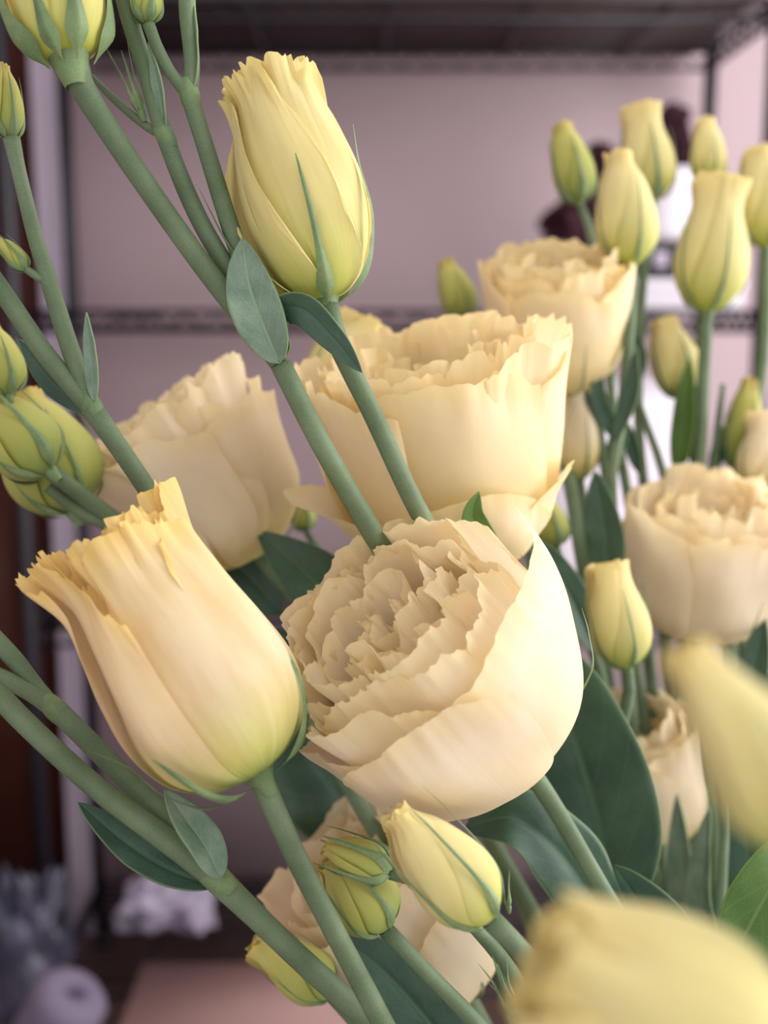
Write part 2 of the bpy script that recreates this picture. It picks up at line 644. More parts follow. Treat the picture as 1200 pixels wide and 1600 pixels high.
def rose(parent, base, axis, R, H, mat, seed, hi=False, sep=5, name='flower_head', phi0=0.0, frill=1.0):
    """an open ruffled bloom"""
    h = Head(parent, base, axis, mat, name=name, cup=R * .1, cupz=R * .1, seed=seed, stem_r=R * .07)
    q = dict(nu=33, nv=34) if hi else dict(nu=25, nv=26)
    f = R / 200 * frill
    h.layer(5, R * 1.04, H * .93, R * .96, H, phi0, 1.35, ruf=9 * f, lump=6 * f, spiral=R * .05, jag=.03, rf=1.8, **q)
    h.layer(5, R * .84, H * .99, R * .86, H, phi0 + 36, 1.35, ruf=13 * f, lump=6 * f, spiral=R * .06, jag=.035, rf=1.8, **q)
    h.layer(4, R * .62, H * 1.0, R * .70, H, phi0 + 10, 1.4, ruf=18 * f, lump=7 * f, spiral=R * .10, jag=.045, rf=1.8, **q)
    h.layer(3, R * .38, H * .95, R * .48, H, phi0 + 50, 1.4, ruf=20 * f, lump=7 * f, spiral=R * .10, jag=.05, rf=2.0, **q)
    h.layer(2, R * .16, H * .88, R * .26, H, phi0 + 20, 1.4, ruf=14 * f, lump=4 * f, spiral=R * .05, jag=.05, rf=2.0, **q)
    for i in range(sep):
        ph = phi0 + 20 + 360 * i / sep
        h.sepal(ph, [(R * .1, 0), (R * .5, .03 * H), (R * .9, .16 * H), (R * 1.04, .36 * H), (R * 1.1, .52 * H)], wpx=R * .055)
    return h


def bud(parent, base, tip, hw, mat='bud', toward=0.0, seed=1, twist=1.1, layers=3, sepals=5, topr=0.42, name='bud', shape=None,
        ruf=0.05, seplen=0.72, nu=21, nv=26, sepw=0.10, phi0=0.0, sepoff=1.08, stem_r=None):
    """closed or half-open bud between two pixels; hw = half width in pixels"""
    dx, dy = tip[0] - base[0], base[1] - tip[1]
    Lp = math.hypot(dx, dy)
    c = math.sqrt(max(0.05, 1 - toward * toward))
    H = Lp / c
    h = Head(parent, base, (dx / Lp * c, dy / Lp * c, toward), mat, name=name, cup=hw * .26, cupz=hw * .22, seed=seed, stem_r=stem_r or hw * .2)
    sh = shape or [(.10, 0), (.55, .07), (.90, .20), (1.0, .36), (.92, .55), (.70, .76), (topr, .92), (topr * 1.05, 1.0)]
    for l in range(layers):
        k = 1 - 0.17 * l
        zt = 1 - 0.03 * l if l else .95
        n = 3 if l < 2 else 2
        for i in range(n):
            ph = phi0 + 40 * l + 360.0 * i / n
            prof = [(max(2, hw * r * k), H * z * zt) for r, z in sh]
            h.petal(ph, prof, math.pi / n * 1.45, twist=twist, spiral=hw * .12, round_=.10, skew=.25, jag=.02, ruf=hw * ruf, lump=hw * .03,
                    rf=2.2, nu=nu, nv=nv, pinch=.8, rstart=.7)
    for i in range(sepals):
        ph = phi0 + 25 + 360.0 * i / sepals
        prof = [(hw * .20, -H * .01), (hw * .62, .06 * H), (hw * .98, .2 * H), (hw * sepoff, .36 * H), (hw * sepoff * .98, seplen * .8 * H), (hw * sepoff * .92, seplen * H)]
        h.sepal(ph, prof, wpx=hw * sepw, bend=h.rng.uniform(-.15, .15) * hw)
    return h


def sprout(parent, base, tip, n, spread, wpx, seed=0):
    """a tuft of narrow green bracts: each bract its own piece"""
    dx, dy = tip[0] - base[0], base[1] - tip[1]
    Lp = math.hypot(dx, dy)
    h = Head(parent, base, (dx / Lp, dy / Lp, 0.0), 'sepal', name='bract_tuft', cup=wpx * 1.2, cupz=wpx * 1.2, seed=seed, stem_r=wpx)
    for i in range(n):
        q = h.rng.uniform(.75, 1.05)
        h.sepal(360 * i / n + 20, [(wpx * .6, 0), (wpx * 1.3, Lp * .2), (spread * .5, Lp * .55 * q), (spread, Lp * q)], wpx=wpx, bend=h.rng.uniform(-4, 4))
    return h


# ------------------------------------------------------------------ the room
def boxes(name, lst, mat, parent=None, loc=(0, 0, 0), bevel=0.0):
    """lst of (x0,x1,y0,y1,z0,z1) joined into one mesh"""
    V, Fc = [], []
    for (x0, x1, y0, y1, z0, z1) in lst:
        b = len(V)
        V += [(x0, y0, z0), (x1, y0, z0), (x1, y1, z0), (x0, y1, z0), (x0, y0, z1), (x1, y0, z1), (x1, y1, z1), (x0, y1, z1)]
        Fc += [(b, b + 3, b + 2, b + 1), (b + 4, b + 5, b + 6, b + 7), (b, b + 1, b + 5, b + 4), (b + 1, b + 2, b + 6, b + 5), (b + 2, b + 3, b + 7, b + 6), (b + 3, b, b + 4, b + 7)]
    me = mesh_np(name, V, Fc, smooth=False)
    o = obj(name, me, mat, parent)
    o.location = loc
    if bevel:
        md = o.modifiers.new('bevel', 'BEVEL')
        md.width = bevel
        md.segments = 2
    return o


M['wall'] = plain('wall_paint', srgb(190, 170, 173), rough=0.85, spec=0.1, var=0.04, scale=3)
M['floor'] = plain('floor_boards', srgb(150, 122, 110), rough=0.5, var=0.2, scale=5)
M['door'] = plain('door_mahogany', srgb(66, 32, 25), rough=0.6, spec=0.12, var=0.35, scale=6)
M['trim'] = plain('trim_paint', srgb(196, 184, 200), rough=0.6, var=0.05)
M['black'] = plain('black_powder_coat', srgb(26, 24, 32), rough=0.4, spec=0.5, var=0.1, scale=40)
M['board'] = plain('dark_brown_board', srgb(138, 104, 94), rough=0.7, var=0.2, scale=10)
M['white'] = plain('white_glaze', srgb(236, 230, 238), rough=0.35, spec=0.5, var=0.03)
M['paper'] = plain('white_paper', srgb(240, 232, 240), rough=0.9, spec=0.1, var=0.05, scale=20, bump=0.1)
M['purple'] = plain('dark_purple_petals', srgb(62, 26, 38), rough=0.8, var=0.4, scale=60)
M['tissue'] = plain('lilac_tissue', srgb(176, 166, 184), rough=0.9, spec=0.1, var=0.15, scale=20, bump=0.1)
M['rollpaper'] = plain('grey_lilac_paper', srgb(112, 103, 120), rough=0.9, spec=0.1, var=0.1, scale=20)
M['card'] = plain('pink_cardboard', srgb(160, 128, 122), rough=0.85, spec=0.1, var=0.08, scale=6)
M['plastic'] = plain('grey_plastic_film', srgb(92, 90, 108), rough=0.35, spec=0.5, var=0.6, scale=14, bump=0.4, c2=srgb(30, 30, 40))

YW = 2.30
wl = boxes('shade_wall_left', [(-1.3, -1.2, -1.0, YW, 0, 2.7)], M['wall'])  # unseen wall, added to hold back ambient light from the left
tag(wl, 'unseen left side wall added to block ambient light', None, kind='structure')
wb = boxes('wall_back', [(-1.3, 1.35, YW, YW + .1, 0, 2.7)], M['wall'])
tag(wb, 'dusty pink painted back wall behind the wire shelf', None, kind='structure')
wr = boxes('wall_right', [(1.35, 1.45, -1.2, -.4, 0, 2.7), (1.35, 1.45, 1.95, YW, 0, 2.7), (1.35, 1.45, -.4, 1.95, 0, .45), (1.35, 1.45, -.4, 1.95, 2.5, 2.7)], M['wall'])
tag(wr, 'side wall with the window opening', None, kind='structure')
fl = boxes('floor', [(-1.3, 1.45, -1.2, YW + .1, -.05, 0)], M['floor'])
tag(fl, 'brown floor', None, kind='structure')
wf = boxes('window_1', [(1.36, 1.44, -.4, -.35, .45, 2.5), (1.36, 1.44, 1.90, 1.95, .45, 2.5), (1.36, 1.44, -.35, 1.90, .45, .5), (1.36, 1.44, -.35, 1.90, 2.45, 2.5), (1.38, 1.42, .76, .79, .5, 2.45)], M['white'])
tag(wf, 'white window frame at the right', None, kind='structure')

xd1 = aty(90, 800, YW)[0]
xt1 = aty(132, 800, YW)[0]
dr = boxes('door_1', [(-1.19, xd1, YW - .035, YW - .002, 0.0, 2.25)], M['door'])
tag(dr, 'dark reddish-brown wooden door at the far left', None, kind='structure')
boxes('door_panel', [(-1.12, xd1 - .09, YW - .045, YW - .034, 0.2, 1.0)], M['door'], dr)
boxes('door_panel', [(-1.12, xd1 - .09, YW - .045, YW - .034, 1.1, 2.1)], M['door'], dr)
tr = boxes('trim_1', [(xd1, xt1, YW - .05, YW - .002, 0.0, 2.3)], M['trim'], bevel=.006)
tag(tr, 'pale lilac-grey upright door trim', None, kind='structure')

# ------------------------------------------------------------------ wire shelving unit
XL, XR, YF, YR = -0.59, 0.60, 1.86, 2.22
shelf_unit = bpy.data.objects.new('wire_shelving_unit', None)
COL.objects.link(shelf_unit)
shelf_unit.location = (0, 0, 0)
tag(shelf_unit, 'black wire shelving unit standing against the pink wall', 'shelf')
ORG[shelf_unit.name] = np.zeros(3)


def rod(name, parent, a, b, r, mat, sides=6):
    return tube(name, parent, [np.array(a, float), (np.array(a, float) + np.array(b, float)) / 2, np.array(b, float)], [r, r, r], mat, sides=sides, n=3)


def zigzag(name, parent, a, b, h, n, r, mat):
    a, b = np.array(a, float), np.array(b, float)
    W = []
    for i in range(n * 2 + 1):
        p = a + (b - a) * i / (n * 2)
        W.append(p - np.array([0, 0, h if i % 2 else 0]))
    W = np.array(W)
    # straight-sided wire: one short 4-sided tube per leg, joined into one bent wire
    V, Fc = [], []
    ax = np.cross(b - a, [0, 0, 1.0])
    ax /= np.linalg.norm(ax)
    for i in range(len(W)):
        t = norm(W[min(i + 1, len(W) - 1)] - W[max(i - 1, 0)])
        o2 = np.cross(t, ax)
        for c, s in ((1, 0), (0, 1), (-1, 0), (0, -1)):
            V.append(W[i] + r * (c * ax + s * o2))
    Fc = grid_faces(4, len(W), wrap=True)
    me = mesh_np(name, np.array(V), Fc)
    return obj(name, me, mat, parent)


for (x, y) in ((XL, YF), (XR, YF), (XL, YR), (XR, YR)):
    p = tube('post', shelf_unit, [(x, y, 0.02), (x, y, 1.1), (x, y, 2.15)], [.0125] * 3, M['black'], sides=12, n=4)
    tube('foot', p, [(x, y, 0.0), (x, y, .012), (x, y, .03)], [.018, .018, .012], M['black'], sides=10, n=5)

wire0 = None
for z in (1.772, 1.303, 0.785, 0.14):
    s = tube('shelf', shelf_unit, [(XL, YF, z), (0, YF, z), (XR, YF, z)], [.0045] * 3, M['black'], sides=6, n=4)
    for (a, b, n) in (((XL, YR), (XR, YR), 22), ((XL, YF), (XR, YF), 22), ((XL, YF), (XL, YR), 7), ((XR, YF), (XR, YR), 7)):
        if not (a == (XL, YF) and b == (XR, YF)):
            rod('rim_rail', s, a + (z,), b + (z,), .0045, M['black'])
        rod('rim_rail', s, a + (z - .03,), b + (z - .03,), .004, M['black'])
        zigzag('truss_wire', s, a + (z,), b + (z,), .03, n, .003, M['black'])
    for k in range(13):
        y = YF + (YR - YF) * (k + 1) / 14
        if wire0 is None:
            wire0 = tube('wire', s, [(XL, 0, 0), (0, 0, 0), (XR, 0, 0)], [.0024] * 3, M['black'], sides=6, n=4)
            wire0.location = (0, y, z)
        else:
            o = wire0.copy()
            COL.objects.link(o)
            o.parent = s
            o.location = (0, y, z)
    for k in range(5):
        x = XL + (XR - XL) * (k + .75) / 5.5
        rod('cross_bar', s, (x, YF, z - .008), (x, YR, z - .008), .004, M['black'])

# ------------------------------------------------------------------ things on the shelves
bd = boxes('storage_board', [(XL + .02, XR - .02, YF + .005, YW - .008, 1.7785, 1.80)], M['board'])
tag(bd, 'dark brown board lying on the top wire shelf', 'board')


def lathe(name, prof, mat, parent=None, loc=(0, 0, 0), n=28, m=40):
    pr = spline(np.array(prof, float), np.linspace(0, 1, m))
    ang = np.linspace(0, 2 * math.pi, n, endpoint=False)
    R, Zz = pr[:, 0][:, None], pr[:, 1][:, None]
    L = np.stack([R * np.cos(ang), R * np.sin(ang), Zz + 0 * ang], -1).reshape(-1, 3)
    o = obj(name, mesh_np(name, L, grid_faces(n, m, wrap=True)), mat, parent)
    o.location = loc
    return o


def blob(name, r, mat, parent=None, loc=(0, 0, 0), seed=0, amp=.25, n=24, sq=(1, 1, 1)):
    rng = np.random.default_rng(seed)
    th = np.linspace(0.02, math.pi - .02, n)
    ph = np.linspace(0, 2 * math.pi, n * 2, endpoint=False)
    PH, TH = np.meshgrid(ph, th)
    d = np.stack([np.sin(TH) * np.cos(PH), np.sin(TH) * np.sin(PH), np.cos(TH)], -1)
    f = np.ones_like(TH)
    for k in range(9):
        q = rng.normal(size=3) * (2.0 + k * .9)
        f = f + amp / (1 + .3 * k) * np.sin(d @ q + rng.uniform(0, 6.28))
    L = (d * (r * f)[..., None] * np.array(sq)).reshape(-1, 3)
    o = obj(name, mesh_np(name, L, grid_faces(n * 2, n, wrap=True)), mat, parent)
    o.location = loc
    return o


# white pot with dark dried flowers standing on a white box
pz = aty(1040, 440, 2.02)
bx0, bx1 = aty(950, 480, 2.0)[0], aty(1140, 480, 2.0)[0]
zb = 1.3064
bt = aty(1000, 436, 1.94)[2]
wbx = bpy.data.objects.new('storage_box', None)
COL.objects.link(wbx)
wbx.location = ((bx0 + bx1) / 2, 2.0, zb)
tag(wbx, 'low white box lying on the middle wire shelf under the pot', 'box')
hwx = (bx1 - bx0) / 2
boxes('box_body', [(-hwx, hwx, -.07, .07, 0, (bt - zb) * .62)], M['white'], wbx, bevel=.003)
boxes('lid', [(-hwx - .004, hwx + .004, -.074, .074, (bt - zb) * .62, bt - zb)], M['white'], wbx, bevel=.003)
dk = boxes('storage_case', [(-.075, .055, -.05, .05, 0, .062)], M['black'], loc=(aty(1030, 400, 2.0)[0], 2.0, bt), bevel=.008)
tag(dk, 'small black case between the white box and the white pot', 'case')
boxes('latch', [(-.02, .0, -.056, -.049, .02, .045)], M['trim'], dk, bevel=.002)
pot = bpy.data.objects.new('flower_pot', None)
COL.objects.link(pot)
pot.location = (aty(1040, 320, 2.0)[0], 2.0, bt + .0625)
tag(pot, 'white pot with dark purple dried flowers on the middle shelf', 'pot')
ph_ = aty(1040, 268, 2.0)[2] - (bt + .0625)
lathe('pot_body', [(0.001, 0), (.05, 0), (.062, .01), (.064, ph_ * .5), (.066, ph_), (.060, ph_), (.058, ph_ * .8), (.001, ph_ * .78)], M['white'], pot)
for i, (px, py, r) in enumerate(((1050, 195, .026), (1062, 235, .030), (1030, 240, .028), (1010, 262, .026), (985, 285, .024), (1072, 262, .026), (1046, 215, .024))):
    q = aty(px, py, 1.99 + .02 * (i % 3)) - np.array(pot.location)
    b = blob('dried_flower', r, M['purple'], pot, q, seed=i, amp=.18)
for i, (px, py, r) in enumerate(((905, 330, .030), (880, 345, .028), (925, 300, .026), (935, 250, .020), (900, 360, .03))):
    q = aty(px, py, 1.97 + .02 * (i % 3)) - np.array(pot.location)
    blob('dried_flower', r * 1.15, M['purple'], pot, q, seed=20 + i, amp=.2)
ORG[pot.name] = np.array(pot.location)
for i, (px, py) in enumerate(((905, 330), (880, 345), (925, 300), (935, 250), (1050, 195), (1062, 235), (985, 285))):
    tube('dried_stalk', pot, [np.array(pot.location) + [0, 0, ph_ * .8], aty((px + 1040) / 2, (py + 250) / 2 - 8, 1.99), aty(px, py, 1.98)], [.003, .0025, .002], M['purple'], sides=6, n=8)

# white wrapped paper standing on the lower shelf at right, behind the stems
zs = 0.7885


def crumple(name, x0, x1, y0, y1, z0, z1, mat, seed, amp=.02, n=22):
    """a soft crumpled bundle: rounded block with pushed-in folds"""
    rng = np.random.default_rng(seed)
    th = np.linspace(0.03, math.pi - .03, n)
    ph = np.linspace(0, 2 * math.pi, n * 2, endpoint=False)
    PH, TH = np.meshgrid(ph, th)
    d = np.stack([np.sin(TH) * np.cos(PH), np.sin(TH) * np.sin(PH), np.cos(TH)], -1)
    d = np.sign(d) * np.abs(d) ** .55
    f = np.zeros_like(TH)
    for k in range(14):
        q = rng.normal(size=3) * (1.6 + k * .45)
        f = f + amp / (1 + .12 * k) * np.abs(np.sin(d @ q + rng.uniform(0, 6.28)))
    half = np.array([(x1 - x0) / 2, (y1 - y0) / 2, (z1 - z0) / 2])
    L = d * (half - 0.0) * (1 - f / 1.0)[..., None]
    L = L.reshape(-1, 3)
    L[:, 2] += half[2]
    L[:, 2] -= L[:, 2].min()
    o = obj(name, mesh_np(name, L, grid_faces(n * 2, n, wrap=True)), mat)
    o.location = ((x0 + x1) / 2, (y0 + y1) / 2, z0)
    return o


wp = crumple('paper_bundle', .22, .57, 1.90, 2.12, zs, 1.25, M['paper'], 3, amp=.03)
tag(wp, 'upright white paper bundle on the lower shelf behind the stems', 'paper')
a = aty(150, 1470, 1.95)
zb4 = 0.1435
pb = crumple('plastic_bag', aty(0, 1300, 1.75)[0] - .08, aty(150, 1300, 1.75)[0], 1.60, 1.84, 0.0, aty(90, 1165, 1.7)[2], M['plastic'], 8, amp=.09, n=34)
tag(pb, 'crumpled dark grey plastic bag at the lower left beside the shelf', 'bag')
pp = crumple('tissue_paper', aty(110, 1450, 1.95)[0], aty(400, 1450, 1.95)[0], 1.88, 2.16, zb4, aty(200, 1345, 1.95)[2], M['tissue'], 12, amp=.1, n=30)
tag(pp, 'crumpled pale lilac tissue paper on the lowest wire shelf', 'paper')

bxr = bpy.data.objects.new('cardboard_box', None)
COL.objects.link(bxr)
x0, x1 = aty(190, 1550, 1.55)[0], aty(640, 1550, 1.55)[0]
zt = aty(400, 1505, 1.70)[2]
bxr.location = ((x0 + x1) / 2, 1.52, 0)
tag(bxr, 'large pinkish cardboard box standing low in front of the shelf', 'box')
hx = (x1 - x0) / 2
boxes('box_body', [(-hx, hx, -.18, .18, 0, zt - .004)], M['card'], bxr)
boxes('flap', [(-hx, hx, -.18, -.002, zt - .004, zt)], M['card'], bxr)
boxes('flap', [(-hx, hx, .002, .18, zt - .004, zt)], M['card'], bxr)
rl = lathe('paper_roll', [(.012, -.22), (.04, -.22), (.045, -.21), (.045, 0), (.045, .21), (.04, .22), (.012, .22), (.012, .1)], M['rollpaper'])
e = aty(0, 1765, 1.25)
rl.location = (e[0], 1.25, e[2])
rl.rotation_euler = (math.radians(4), math.radians(28), 0)
tag(rl, 'grey-lilac paper roll leaning at the lower left corner', 'paper')


# ------------------------------------------------------------------ the lisianthus
# --- main open bloom in the centre
p = plant('cream open ruffled bloom in the centre foreground, facing upper left')
AX = (-0.55, 0.66, 0.50)
h = Head(p, (782, 1160, .308), AX, 'cream', cup=20, cupz=18, seed=11, stem_r=14)
hi = dict(nu=57, nv=50)
st = [(10, 0), (105, 12), (178, 70)]
h.petal(40, st + [(212, 155), (222, 230), (220, 318)], .98, round_=.07, skew=0.1, tipfold=14, pw=2.0, jag=.010, ruf=7, lump=5, rf=1.4, spiral=12, **hi)
h.petal(-26, st + [(222, 165), (234, 240), (228, 308)], .68, round_=.14, skew=.15, jag=.012, ruf=7, lump=6, rf=1.7, spiral=10, **hi)
h.petal(-62, st + [(205, 150), (214, 220), (216, 275)], .72, round_=.16, jag=.010, ruf=7, lump=6, rf=1.5, spiral=6, **hi)
h.petal(-45, [(8, 0), (95, 15), (165, 80), (192, 175), (196, 260), (202, 340)], .72, round_=.15, jag=.016, ruf=9, lump=5, rf=1.8, spiral=8, **hi)
h.petal(-100, [(8, 0), (100, 15), (160, 80), (178, 175), (180, 260), (195, 345)], .62, round_=.16, jag=.022, ruf=12, lump=6, rf=1.8, **hi)
h.petal(-84, [(8, 0), (90, 15), (150, 80), (170, 175), (172, 260), (176, 345)], .45, round_=.2, jag=.02, ruf=10, lump=5, rf=1.6, **hi)
h.petal(-140, st + [(178, 165), (176, 250), (170, 345)], .75, round_=.14, jag=.022, ruf=10, lump=6, rf=1.9, **hi)
h.petal(170, st + [(188, 165), (186, 250), (180, 352)], .8, round_=.14, jag=.022, ruf=11, lump=6, rf=1.9, **hi)
h.petal(132, st + [(195, 155), (190, 235), (182, 325)], .75, round_=.16, jag=.018, ruf=9, lump=6, rf=1.7, **hi)
# second ring
s2 = [(8, 0), (85, 18), (145, 85)]
h.petal(-22, s2 + [(172, 180), (176, 260), (172, 352)], .85, round_=.13, jag=.025, ruf=9, lump=6, rf=1.9, spiral=8, **hi)
h.petal(38, s2 + [(170, 180), (172, 260), (172, 345)], .62, round_=.18, jag=.02, ruf=9, lump=6, rf=1.6, spiral=-6, **hi)
h.petal(95, s2 + [(160, 170), (158, 235), (150, 290)], .7, round_=.16, jag=.03, ruf=12, lump=6, rf=1.7, **hi)
h.petal(150, s2 + [(168, 180), (168, 260), (162, 352)], .8, round_=.12, jag=.03, ruf=13, lump=6, rf=1.7, **hi)
h.petal(-150, s2 + [(168, 180), (168, 260), (165, 348)], .8, round_=.12, jag=.03, ruf=13, lump=6, rf=1.7, **hi)
h.petal(-95, s2 + [(160, 180), (160, 260), (158, 342)], .75, round_=.13, jag=.03, ruf=12, lump=6, rf=1.8, **hi)
# inner ruffles
for ph, rt, zt, hw_, sp in ((0, 142, 362, .9, 14), (-75, 132, 350, .85, 12), (-150, 130, 345, .95, 16), (140, 132, 348, .95, 16), (78, 122, 318, .85, 10),
                        (-35, 102, 352, 1.0, 14), (-130, 96, 338, 1.1, 14), (130, 98, 342, 1.1, 14), (45, 100, 342, .9, 10),
                        (-80, 62, 335, 1.3, 10), (160, 60, 330, 1.3, 10), (40, 64, 348, 1.2, 10), (60, 26, 330, 1.6, 6), (-110, 24, 322, 1.6, 6)):
    h.petal(ph, [(6, 0), (rt * .55, 25), (rt * .92, 95), (rt * 1.02, 180), (rt * 1.0, 262), (rt * .97, zt)], hw_, round_=.13, jag=.03, ruf=16, lump=10, rf=1.5, spiral=sp, rstart=.5, nu=49, nv=44, fine=.85)
for ph in (62, 110, 165, -120):
    h.sepal(ph, [(16, -4), (100, 2), (188, 58), (222, 130), (236, 178)], wpx=11, bend=8, hook=1)
stem(p, [(785, 1164, .309, 15), (820, 1196, .311, 16), (858, 1248, .317, 15), (930, 1370, .316, 14), (1000, 1492, .316, 14), (1075, 1640, .318, 15)], tail=True)
leaf(p, [(960, 1430, .345), (935, 1290, .352), (888, 1130, .358), (838, 985, .365)], 106, 'leafdark', roll=14, fold=.16, a=.5, b=.7, seed=1)
leaf(p, [(985, 1480, .322), (930, 1410, .325), (870, 1330, .322), (800, 1278, .318), (728, 1292, .322)], 62, 'leafdark', roll=-25, fold=.1, a=.6, b=.6, seed=2)
leaf(p, [(1085, 1640, .325), (1060, 1540, .32), (1015, 1440, .325), (960, 1352, .33)], 66, 'leafdark', roll=12, fold=.2, a=.6, b=.75, seed=3)

# --- apricot half-closed bloom at the left
p = plant('half-closed apricot-cream lisianthus bloom at the left, mouth frilled, nodding to the upper left')
h = Head(p, (405, 1212, .262), (-.54, .84, -0.06), 'tulip', cup=36, cupz=24, seed=21, stem_r=19)
stp = [(10, 0), (75, 18), (122, 62), (142, 130)]
hb = dict(nu=45, nv=56)
tp = [(136, 215), (122, 300), (113, 370)]
for ph, e, hw_, sk, kw in ((5, [(118, 432)], 1.0, .1, {}), (75, [(122, 470)], .8, .35, {}), (-62, [(132, 462)], .85, -.5, {}), (-115, [(140, 478)], .8, 0, {}), (130, [(118, 470)], .9, 0, {}), (180, [(122, 478)], 1.0, 0, {})):
    h.petal(ph, stp + tp + e, hw_, twist=-.10, round_=.12, skew=sk, jag=.03, ruf=10, lump=5, rf=2.0, spiral=11, pinch=.85, rstart=.7, **hb)
for ph, q, zt in ((30, .84, 452), (95, .84, 478), (160, .84, 475), (-150, .84, 470), (-90, .84, 470), (-30, .84, 446), (10, .72, 452), (80, .76, 474), (150, .76, 470), (-140, .76, 462), (-70, .76, 462), (50, .55, 458), (170, .55, 460), (-70, .55, 455), (0, .3, 450), (180, .3, 450)):
    h.petal(ph, [(r * q, z) for r, z in stp + tp] + [(124 * q, zt)], .72, round_=.14, jag=.05, ruf=10, lump=4, rf=2.2, spiral=5, pinch=.85, rstart=.72, nu=37, nv=40)
h.sepal(62, [(30, -8), (80, 6), (128, 52), (150, 105), (152, 160), (146, 190)], wpx=22, bend=-10, hook=1.2)
h.sepal(-32, [(30, -8), (90, -2), (128, 26), (152, 70), (168, 112)], wpx=24, bend=-30, hook=-1)
h.sepal(-92, [(30, -8), (90, 0), (140, 60), (160, 120), (204, 184)], wpx=10, bend=0)
h.sepal(112, [(30, -6), (90, 4), (138, 60), (148, 140), (146, 200), (152, 228)], wpx=14, bend=0, hook=.6)
h.sepal(170, [(30, -6), (90, 4), (138, 55), (150, 120), (150, 170)], wpx=16)
stem(p, [(407, 1214, .262, 19), (428, 1262, .264, 17.5), (462, 1338, .268, 17), (520, 1450, .275, 16.5), (605, 1612, .285, 17)], tail=True)

# --- tall pale yellow bud in the upper middle
p = plant('tall spiralled pale yellow lisianthus bud at the upper centre with long thin sepals')
h = Head(p, (508, 472, .286), (-.249, .969, 0.02), 'bud', name='bud', cup=28, cupz=20, seed=31, stem_r=19)
pp_ = [(8, 0), (45, 14), (78, 60), (95, 125), (97, 185), (88, 245), (78, 295), (74, 325)]
for i, ph in enumerate((-70, -15, 45, 105, 165, -125)):
    e = [(80 + 5 * (i % 2), 342 + 9 * (i % 3))]
    h.petal(ph, pp_ + e, .62, twist=-.75, round_=.30, skew=-.45, pw=2.0, jag=.008, ruf=4, lump=2.5, rf=1.8, spiral=13, pinch=.9, rstart=.8, nu=41, nv=56, fine=.7)
for q, n, zt in ((.86, 5, 362), (.68, 4, 368), (.46, 3, 362)):
    for i in range(n):
        h.petal(360 * i / n + 40 * q * 10, [(r * q, z) for r, z in pp_] + [(84 * q, zt + 6 * (i % 2))], 3.1416 / n * 1.4, twist=-.6, round_=.1, jag=.03, ruf=8, lump=2, rf=2.2, spiral=8, pinch=.9, rstart=.78, nu=37, nv=40)
h.sepal(8, [(22, -6), (52, 10), (84, 55), (104, 120), (104, 180), (100, 206)], wpx=15, bend=-2, hook=.6)
h.sepal(-80, [(22, -6), (58, 8), (98, 60), (124, 120), (138, 176), (146, 212)], wpx=15, hook=-1)
h.sepal(78, [(22, -6), (52, 6), (84, 45), (106, 110), (106, 190), (112, 250)], wpx=15, hook=1.0)
h.sepal(150, [(22, -6), (52, 6), (84, 45), (106, 110), (112, 190)], wpx=14)
h.sepal(-140, [(22, -6), (52, 6), (84, 45), (104, 110), (110, 205)], wpx=12)
stem(p, [(509, 474, .286, 20), (530, 540, .287, 17), (580, 642, .293, 16), (652, 795, .304, 15.5), (752, 960, .350, 14), (850, 1120, .362, 13), (912, 1290, .366, 13), (1000, 1520, .366, 13)], tail=True)

# --- tall branching stem, upper left
p = plant('tall branching grey-green stem rising to the upper left corner with a fat yellow bud')
stem(p, [(438, 568, .284, 17), (500, 690, .288, 17), (588, 842, .300, 17), (700, 1010, .345, 15), (800, 1195, .350, 14), (858, 1300, .352, 14), (980, 1520, .352, 14)], tail=True)
stem(p, [(112, 95, .270, 26), (130, 140, .272, 20), (225, 285, .276, 17.5), (330, 432, .281, 17), (436, 566, .284, 16)], name='branch')
stem(p, [(180, -70, .282, 14), (200, 20, .282, 14), (228, 110, .282, 14), (256, 208, .282, 14), (310, 340, .284, 14.5), (380, 460, .286, 14.5), (437, 566, .286, 14)], name='branch')
stem(p, [(296, 152, .280, 14), (318, 220, .281, 14), (352, 330, .283, 14.5), (395, 460, .286, 14), (438, 567, .287, 13)], name='branch')
stem(p, [(292, -60, .280, 13), (293, 20, .280, 13), (300, 100, .280, 12), (297, 152, .280, 12)], name='branch')
stem(p, [(232, 38, .278, 10), (245, 72, .278, 9.5), (268, 115, .279, 9.5), (296, 150, .280, 11)], name='branch')
stem(p, [(142, 118, .283, 4), (175, 152, .284, 6), (222, 192, .284, 7), (255, 212, .283, 8)], name='branch')
node(p, 258, 212, .282, 16, (-.5, -1))
node(p, 297, 150, .280, 17, (-.2, -1))
b = Head(p, (110, 98, .270), (-.24, .97, -.02), 'bud', name='bud', cup=36, cupz=26, seed=41, stem_r=27)
for i, ph in enumerate((-60, 0, 60, 120, 180, -120)):
    b.petal(ph, [(10, 0), (48, 18), (70, 70), (76, 140), (70, 220), (55, 290)], .75, twist=.6, round_=.15, skew=.3, jag=.01, ruf=3, lump=2, spiral=8, pinch=.9, nu=29, nv=36)
b.sepal(-68, [(34, -10), (66, 30), (86, 90), (92, 160), (86, 240)], wpx=30)
b.sepal(22, [(34, -10), (62, 30), (80, 80), (84, 140), (82, 220)], wpx=20)
b.sepal(88, [(34, -10), (64, 30), (80, 90), (84, 170), (82, 230)], wpx=26)
b.sepal(-20, [(30, -8), (60, 20), (72, 50), (80, 110), (80, 200)], wpx=16)
b.sepal(170, [(34, -10), (62, 30), (80, 90), (84, 170)], wpx=24)
bud(p, (231, 38, .278), (222, -60, .278), 24, 'budgreen', seed=42, sepw=.35, seplen=.95)
sprout(p, (222, 180, .283), (178, 62, .283), 5, 20, 6.5, seed=3)
